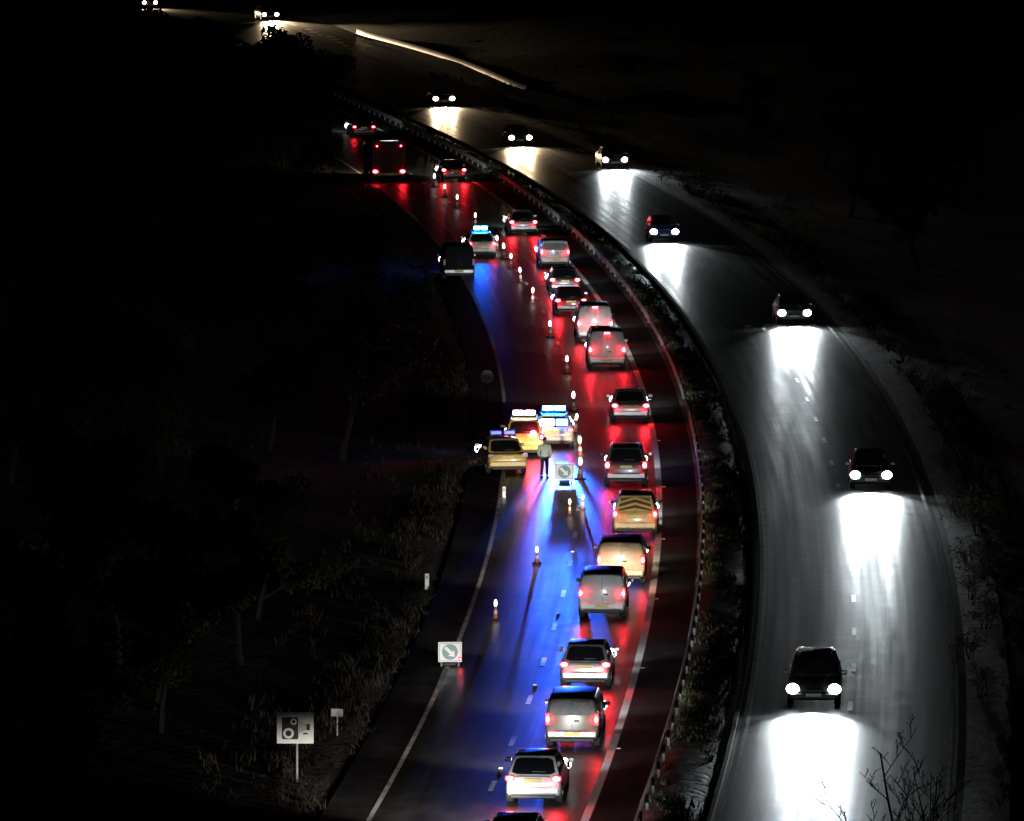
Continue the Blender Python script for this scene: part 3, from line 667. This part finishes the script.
# ------------------------------------------------------------------ person in high-visibility jacket
def skinned(name, joints, edges, mat, parent, sub=2):
    m = bpy.data.meshes.new(name); m.from_pydata([j[0] for j in joints], edges, [])
    o = bpy.data.objects.new(name, m); COL.objects.link(o)
    md = o.modifiers.new('Skin', 'SKIN'); md.use_smooth_shade = True
    for k, j in enumerate(joints):
        rr = j[1]; m.skin_vertices[0].data[k].radius = rr if hasattr(rr, '__len__') else (rr, rr)
    m.skin_vertices[0].data[0].use_root = True
    o.modifiers.new('Subdivision', 'SUBSURF').levels = sub; o.modifiers['Subdivision'].render_levels = sub
    dg = bpy.context.evaluated_depsgraph_get(); me = bpy.data.meshes.new_from_object(o.evaluated_get(dg))
    o.modifiers.clear(); o.data = me; me.name = name
    me.materials.clear(); me.materials.append(mat); o.parent = parent
    return o
def person(px, py, rz, label):
    r = empty('person', gp(px, py), rz); tag(r, label, 'person')
    J = [((0, 0, .95), (.15, .11)), ((0, .0, 1.15), (.14, .10)), ((0, -.01, 1.36), (.17, .11)), ((0, -.01, 1.48), .06), ((0, -.03, 1.57), .055), ((0, -.04, 1.66), (.078, .095)), ((0, -.04, 1.74), (.06, .075)),
         ((.09, 0, .90), .09), ((.11, -.02, .50), .06), ((.12, .02, .09), .045), ((.12, -.13, .04), .04),
         ((-.09, 0, .90), .09), ((-.12, -.05, .50), .06), ((-.14, .0, .09), .045), ((-.15, -.15, .04), .04),
         ((.20, 0, 1.42), .065), ((.27, -.02, 1.13), .048), ((.20, -.20, .98), .036), ((.17, -.27, .96), .03),
         ((-.20, 0, 1.42), .065), ((-.28, .0, 1.13), .048), ((-.24, -.16, .95), .036), ((-.22, -.23, .92), .03)]
    Ed = [(0, 1), (1, 2), (2, 3), (3, 4), (4, 5), (5, 6), (0, 7), (7, 8), (8, 9), (9, 10), (0, 11), (11, 12), (12, 13), (13, 14), (2, 15), (15, 16), (16, 17), (17, 18), (2, 19), (19, 20), (20, 21), (21, 22)]
    body = skinned('body', J, Ed, M['skin'], r)
    for bx, by, bz, s in ((.17, -.27, .96, 1), (-.22, -.23, .92, -1)):
        for k in range(4): skinned('finger', [((bx + (k - 1.5) * .018, by, bz), .010), ((bx + (k - 1.5) * .02, by - .045, bz - .01), .009), ((bx + (k - 1.5) * .02, by - .075 - .006 * (k in (1, 2)), bz - .04), .008)], [(0, 1), (1, 2)], M['skin'], body, 1)
        skinned('thumb', [((bx - s * .02, by + .02, bz), .011), ((bx - s * .05, by - .02, bz), .010), ((bx - s * .055, by - .05, bz - .01), .009)], [(0, 1), (1, 2)], M['skin'], body, 1)
    f = MB()
    for s in (-1, 1): f.rbox((s * .032, -.132, 1.68), (.022, .012, .012), .004)
    f.build('eye', M['hair'], body); MB().rbox((0, -.142, 1.65), (.022, .03, .04), .008).build('nose', M['skin'], body); MB().rbox((0, -.128, 1.612), (.05, .012, .012), .003).build('mouth', M['red'], body)
    for s in (-1, 1): MB().rbox((s * .083, -.03, 1.66), (.015, .03, .05), .006).build('ear', M['skin'], body)
    jk = skinned('jacket', [((0, 0, .88), (.20, .15)), ((0, 0, 1.15), (.185, .14)), ((0, -.01, 1.37), (.21, .145)), ((0, -.01, 1.47), .085), ((.21, 0, 1.42), .088), ((.28, -.02, 1.13), .068), ((.215, -.17, 1.0), .055), ((-.21, 0, 1.42), .088), ((-.29, 0, 1.13), .068), ((-.245, -.13, .97), .055)],
                 [(0, 1), (1, 2), (2, 3), (2, 4), (4, 5), (5, 6), (2, 7), (7, 8), (8, 9)], M['hivis'], r)
    for z in (1.0, 1.2):
        rg = lambda k_: [Vector((k_ * .205 * math.cos(a), k_ * .155 * math.sin(a), 0)) for a in [2 * math.pi * q / 20 for q in range(20)]]
        MB().loft([[p + Vector((0, 0, z - .03)) for p in rg(1.0)], [p + Vector((0, 0, z + .03)) for p in rg(1.0)]]).build('reflective_band', M['tape'], jk)
    skinned('trousers', [((0, 0, .92), (.165, .125)), ((.095, 0, .86), .105), ((.11, -.02, .50), .078), ((.12, .02, .12), .068), ((-.095, 0, .86), .105), ((-.12, -.05, .50), .078), ((-.14, .0, .12), .068)],
            [(0, 1), (1, 2), (2, 3), (0, 4), (4, 5), (5, 6)], M['navy'], r)
    for s, x, y in ((1, .12, -.05), (-1, -.145, -.07)): MB().rbox((x, y, .055), (.11, .29, .11), .035).build('boot', M['hair'], r)
    cap = MB(); rings = []
    for z, q in ((1.69, 1.0), (1.74, .97), (1.79, .75), (1.81, .35)): rings.append([Vector((.092 * q * math.cos(a), -.035 + .108 * q * math.sin(a), z)) for a in [2 * math.pi * t / 16 for t in range(16)]])
    cap.loft(rings); cap.build('helmet', M['hair'], r)
person(544.5, 478, R(12), 'person in pale high-visibility jacket and dark helmet standing right of the yellow car')

# ------------------------------------------------------------------ vegetation
def tri_cards(mb, c, r, n, size, rnd, flat_=.8):
    for _ in range(n):
        while True:
            p = Vector((rnd.uniform(-1, 1), rnd.uniform(-1, 1), rnd.uniform(-1, 1)))
            if .25 < p.length < 1: break
        p = Vector((p.x * r, p.y * r, p.z * r * flat_)) + c
        u = Vector((rnd.gauss(0, 1), rnd.gauss(0, 1), rnd.gauss(0, 1))).normalized(); w = u.orthogonal().normalized(); s = size * rnd.uniform(.6, 1.4)
        mb.add([p - u * s, p - w * s * .45, p + u * s, p + w * s * .45], [(0, 1, 2, 3)])
def branch(mb, p, d, ln, rad, depth, rnd, tips, spread=.6, thin=.004):
    pts = [p]; rr = [rad]; q = p.copy(); dd = d.copy()
    for k in range(3):
        dd = (dd + Vector((rnd.gauss(0, .12), rnd.gauss(0, .12), rnd.gauss(.04, .07)))).normalized(); q = q + dd * ln / 3; pts.append(q.copy()); rr.append(max(thin, rad * (1 - .2 * (k + 1))))
    mb.tube(pts, rr, 5 if depth > 1 else 4); tips.append(q.copy())
    if depth <= 0: return
    for k in range(rnd.choice((2, 3, 3))):
        t = rnd.uniform(.45, 1); b = pts[min(3, int(t * 3 + .5))]
        nd = (dd + Vector((rnd.gauss(0, spread), rnd.gauss(0, spread), rnd.gauss(.1, spread * .6)))).normalized()
        branch(mb, b, nd, ln * rnd.uniform(.6, .8), rr[min(3, int(t * 3 + .5))] * .62, depth - 1, rnd, tips, spread, thin)
def make_tree(seed, h, leafmat, n=2600, label='', name='tree'):
    rnd = random.Random(seed); r = empty(name, (0, 0, 0))
    tr = MB(); tips = []
    branch(tr, Vector((0, 0, -.2)), Vector((0, 0, 1)), h * .45, h * .022, 3, rnd, tips, .55, .01)
    tr.build('trunk', M['bark'], r)
    cr = MB()
    for t in tips: tri_cards(cr, t, h * .10, int(n / len(tips)), h * .022, rnd)
    cr.build('crown', leafmat, r, 0)
    return r
def sil(px):     # height of the black treeline in the photograph, by column
    T = [(-200, 8), (120, 2), (150, 6), (175, 13), (245, 22), (280, 38), (300, 52), (312, 70), (320, 150), (420, 245), (437, 262), (455, 310), (470, 380), (480, 600)]
    for (a, b), (c, d) in zip(T, T[1:]):
        if a <= px <= c: return b + (d - b) * (px - a) / (c - a)
    return 900
srcs = [make_tree(11, 8, M['leaf']), make_tree(12, 8, M['leaf']), make_tree(13, 8, M['leaf'])]
tops = []
bpy.context.view_layer.update()
for s in srcs:
    tops.append(max(v.co.z for ch in s.children for v in ch.data.vertices))
rnd = random.Random(5); used = [False] * 3; ntree = 0
def put_tree(g, h, rz, label, group):
    global ntree
    k = ntree % 3; ntree += 1
    if not used[k]: t = srcs[k]; used[k] = True
    else: t = copy_tree(srcs[k])
    sc = h / tops[k]; t.location = g; t.rotation_euler = (0, 0, rz); t.scale = (sc, sc, sc)
    tag(t, label, 'tree', group)
GL = 'dark trees massed on the left of the road'
spots = [(x, sil(x)) for x in (118, 142, 160, 180, 200, 221, 243, 262, 280, 293)]
for x, ty in spots:
    by = 150 + (306 - x) * .12 if x > 230 else 118 + rnd.uniform(-6, 14)
    g = gp(x, by, 0); s = F / g.y
    h = (by - ty) / s * 1.0
    put_tree(g, h, rnd.uniform(0, 6), 'dark leafy tree on the left forming the black skyline below the far road', GL)
for k, x in enumerate(range(104, 305, 13)):      # undergrowth and smaller trees closing the gaps below the skyline
    for dy, byo in ((9, 0), (26, 22)):
        xx = x + rnd.uniform(-5, 5); ty = sil(xx) + dy + rnd.uniform(0, 6)
        yl = 100
        while 512 + F * xl(L1, gp(xx, yl).y) / math.hypot(gp(xx, yl).y, HC) < xx + 26 and yl < 190: yl += 2
        by = yl + 4 + byo; g = gp(xx, by); h = (by - ty) / (F / g.y)
        put_tree(g, max(2.5, h), rnd.uniform(0, 6), 'dark leafy tree in the thick growth under the black skyline at top left', GL)
tries = 0; cnt = 0; placed = []
while cnt < 44 and tries < 4000:
    tries += 1
    by = rnd.uniform(170, 980); px = rnd.uniform(-60, 450)
    g = gp(px, by); u = g.x - xl(0, g.y)
    s = F / g.y
    if u > -7.5: continue
    if any((g - q).length < 4.0 for q in placed): continue
    h = min(rnd.uniform(5, 8.5), (by - sil(px + 1.2 * s) - 8) / s)
    if h < 3.5: continue
    if 250 < px < 350 and 690 < by < 1100: continue
    if 690 < by - 0 and by - h * s < 800 and 255 < px < 345: continue
    placed.append(g); cnt += 1
    put_tree(g, h, rnd.uniform(0, 6), 'dark leafy tree in the black wood left of the verge', GL)
GR = 'dark trees on the bank right of the road'
cnt = 0; tries = 0
while cnt < 16 and tries < 2000:
    tries += 1
    by = rnd.uniform(160, 900); px = rnd.uniform(640, 1080); g = gp(px, by); u = g.x - xl(0, g.y)
    if u < 26 or u > 48: continue
    if any((g - q).length < 5 for q in placed): continue
    placed.append(g); cnt += 1; g.z = hills(u, g.y) - .1
    put_tree(g, rnd.uniform(5, 8), rnd.uniform(0, 6), 'dark leafy tree on the unlit bank at the right', GR)

def make_shrub(seed, h, n, mat):
    rnd = random.Random(seed); r = empty('shrub', (0, 0, 0)); st = MB(); tips = []
    for k in range(6): branch(st, Vector((rnd.gauss(0, .1), rnd.gauss(0, .1), -.05)), Vector((rnd.gauss(0, .5), rnd.gauss(0, .5), 1)).normalized(), h * .42, h * .014, 2, rnd, tips, .7, .006)
    st.build('stems', M['bark'], r); cr = MB()
    for t in tips: tri_cards(cr, t, h * .16, int(n / len(tips)), h * .038, rnd)
    cr.build('foliage', mat, r, 0)
    return r
shr = [make_shrub(21, 1.6, 500, M['drybush']), make_shrub(22, 1.6, 420, M['drybush']), make_shrub(23, 1.6, 500, M['shadedbush'])]
us_ = [False, False, False]; ns = 0
def put_shrub(px, py, h, label, group):
    global ns
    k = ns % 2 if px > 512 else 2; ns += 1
    if not us_[k]: t = shr[k]; us_[k] = True
    else: t = copy_tree(shr[k])
    g = gp(px, py); u = g.x - xl(0, g.y); g.z = hills(u, g.y) - .05 if u > 18.7 or u < -2 else 0
    t.location = g; t.scale = [h / 1.6] * 3; t.rotation_euler = (0, 0, px * 1.7); tag(t, label, 'shrub', group)
for px, py, h in ((662, 184, 1.3), (690, 194, 1.6), (712, 206, 1.5), (732, 222, 1.2), (755, 236, 1.0), (800, 275, 1.0), (822, 292, 1.2), (845, 310, 1.0), (880, 345, 1.3), (902, 362, 1.6), (915, 385, 1.3), (930, 405, 1.7), (948, 470, 1.2),
                  (962, 520, 1.8), (976, 535, 1.9), (968, 565, 1.4), (985, 580, 1.9), (972, 600, 1.5), (984, 630, 1.6), (970, 660, 1.3), (980, 700, 1.5)):
    put_shrub(px, py, h, 'straggly dry shrub on the bank at the outer edge of the oncoming lanes', 'shrubs on the right bank')
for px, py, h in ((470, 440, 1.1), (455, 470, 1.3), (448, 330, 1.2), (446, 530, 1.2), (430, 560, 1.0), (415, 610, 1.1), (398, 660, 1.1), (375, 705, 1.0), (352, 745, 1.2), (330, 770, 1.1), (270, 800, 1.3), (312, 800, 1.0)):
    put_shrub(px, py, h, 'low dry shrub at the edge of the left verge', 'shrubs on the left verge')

# bare tree in the right foreground
rnd = random.Random(31); r = empty('bare_tree', (8.75, 140, -.2)); tag(r, 'leafless tree whose bare twigs stand against the lit road at bottom right', 'tree')
tr = MB(); tips = []
tr.tube([(0, 0, -.2), (.05, 0, 2.5), (-.05, 0, 5.2)], [.17, .14, .12], 8)
tr.build('trunk', M['darkbark'], r)
tw = MB()
def twigs(p, d, ln, rad, depth):
    pts = [p]; rr = [rad]; q = p.copy(); dd = d.copy(); n_ = 12 if depth == 3 else 5
    for k in range(n_):
        dd = (dd + Vector((rnd.gauss(0, .10 if depth == 3 else .2), rnd.gauss(0, .1), rnd.gauss(.05, .06)))).normalized(); q = q + dd * ln / n_; pts.append(q.copy()); rr.append(max(.007, rad * (1 - .75 * (k + 1) / n_)))
    tw.tube(pts, rr, 5)
    if depth <= 0: return
    for k in range(1, n_):
        if rnd.random() < .9:
            sd_ = rnd.choice((-1, 1)); nd = (dd * .6 + Vector((sd_ * rnd.uniform(.35, .8), rnd.gauss(0, .4), rnd.uniform(.1, .5)))).normalized()
            twigs(pts[k], nd, ln * (rnd.uniform(.10, .22) if depth == 3 else rnd.uniform(.25, .5)), max(.009, rr[k] * .6), depth - 1)
for x0, dx, ln, z0, rad in ((.0, -.01, 7.0, 5.0, .07), (-.1, -.08, 6.5, 4.7, .05), (.05, .07, 6.6, 4.8, .05), (-.1, -.13, 6.2, 4.4, .04), (.05, .03, 6.4, 4.6, .04), (0, .11, 6.0, 4.9, .04), (0, -.05, 6.2, 5, .04), (0, -.17, 6, 4.8, .04), (0, .14, 5.6, 5, .04)):
    twigs(Vector((x0, 0, z0)), Vector((dx, rnd.uniform(-.15, .15), 1)).normalized(), ln, rad, 3)
tw.build('crown', M['darkbark'], r)

# grass of the verges and the reservation (uncountable)
def grass(name, ranges, n, hmin, hmax, seed, mat='grass'):
    rnd = random.Random(seed); mb = MB()
    for _ in range(n):
        u0, u1 = rnd.choice(ranges); t = rnd.random(); Y = 185 + 420 * t ** 1.4; u = rnd.uniform(u0, u1)
        if math.sin(Y * .35 + u * 2.1) + math.sin(Y * .13 - u) + rnd.uniform(-1.2, 1.2) < 0: continue
        z = mound(u, Y) if 8 < u < 10.4 else hills(u, Y)
        b = Vector((xl(min(max(u, -8), 26), Y) + u - min(max(u, -8), 26), Y, z - .02))
        for k in range(5):
            a = rnd.uniform(0, 6.28); h = rnd.uniform(hmin, hmax); w = .035; d = Vector((math.cos(a), math.sin(a), 0)); l = Vector((rnd.gauss(0, .35), rnd.gauss(0, .35), 1)) * h
            o = b + Vector((rnd.gauss(0, .1), rnd.gauss(0, .1), 0)); mb.add([o - d * w, o + d * w, o + l], [(0, 1, 2)])
    o = mb.build(name, M[mat], None, 0); tag(o, None, None, None, 'stuff'); return o
tag(grass('verge_grass', [(-7, -2.0), (-4, -2.0)], 5000, .12, .42, 3, 'shadedgrass'), 'dark rough grass on the verge left of the queueing lanes', 'grass')
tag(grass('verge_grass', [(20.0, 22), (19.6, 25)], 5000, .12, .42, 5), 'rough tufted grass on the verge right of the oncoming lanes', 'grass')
tag(grass('reservation_grass', [(8.5, 10.1)], 4500, .10, .32, 4), 'rough grass growing on the central reservation strip', 'grass')

# ------------------------------------------------------------------ thin rain mist over the valley
HAZE = False
if HAZE:
    mb = MB(); mb.box((0, 1100, 24), (1560, 2660, 56)); hz = mb.build('haze', None, None, 0); hz['kind'] = 'stuff'
    m = bpy.data.materials.new('rain_mist'); m.use_nodes = True; t = m.node_tree; t.nodes.remove(t.nodes['Principled BSDF'])
    v = t.nodes.new('ShaderNodeVolumePrincipled'); v.inputs['Density'].default_value = .00009; v.inputs['Anisotropy'].default_value = .88; v.inputs['Color'].default_value = (.9, .93, 1, 1)
    t.links.new(v.outputs[0], t.nodes['Material Output'].inputs['Volume']); hz.data.materials.append(m)
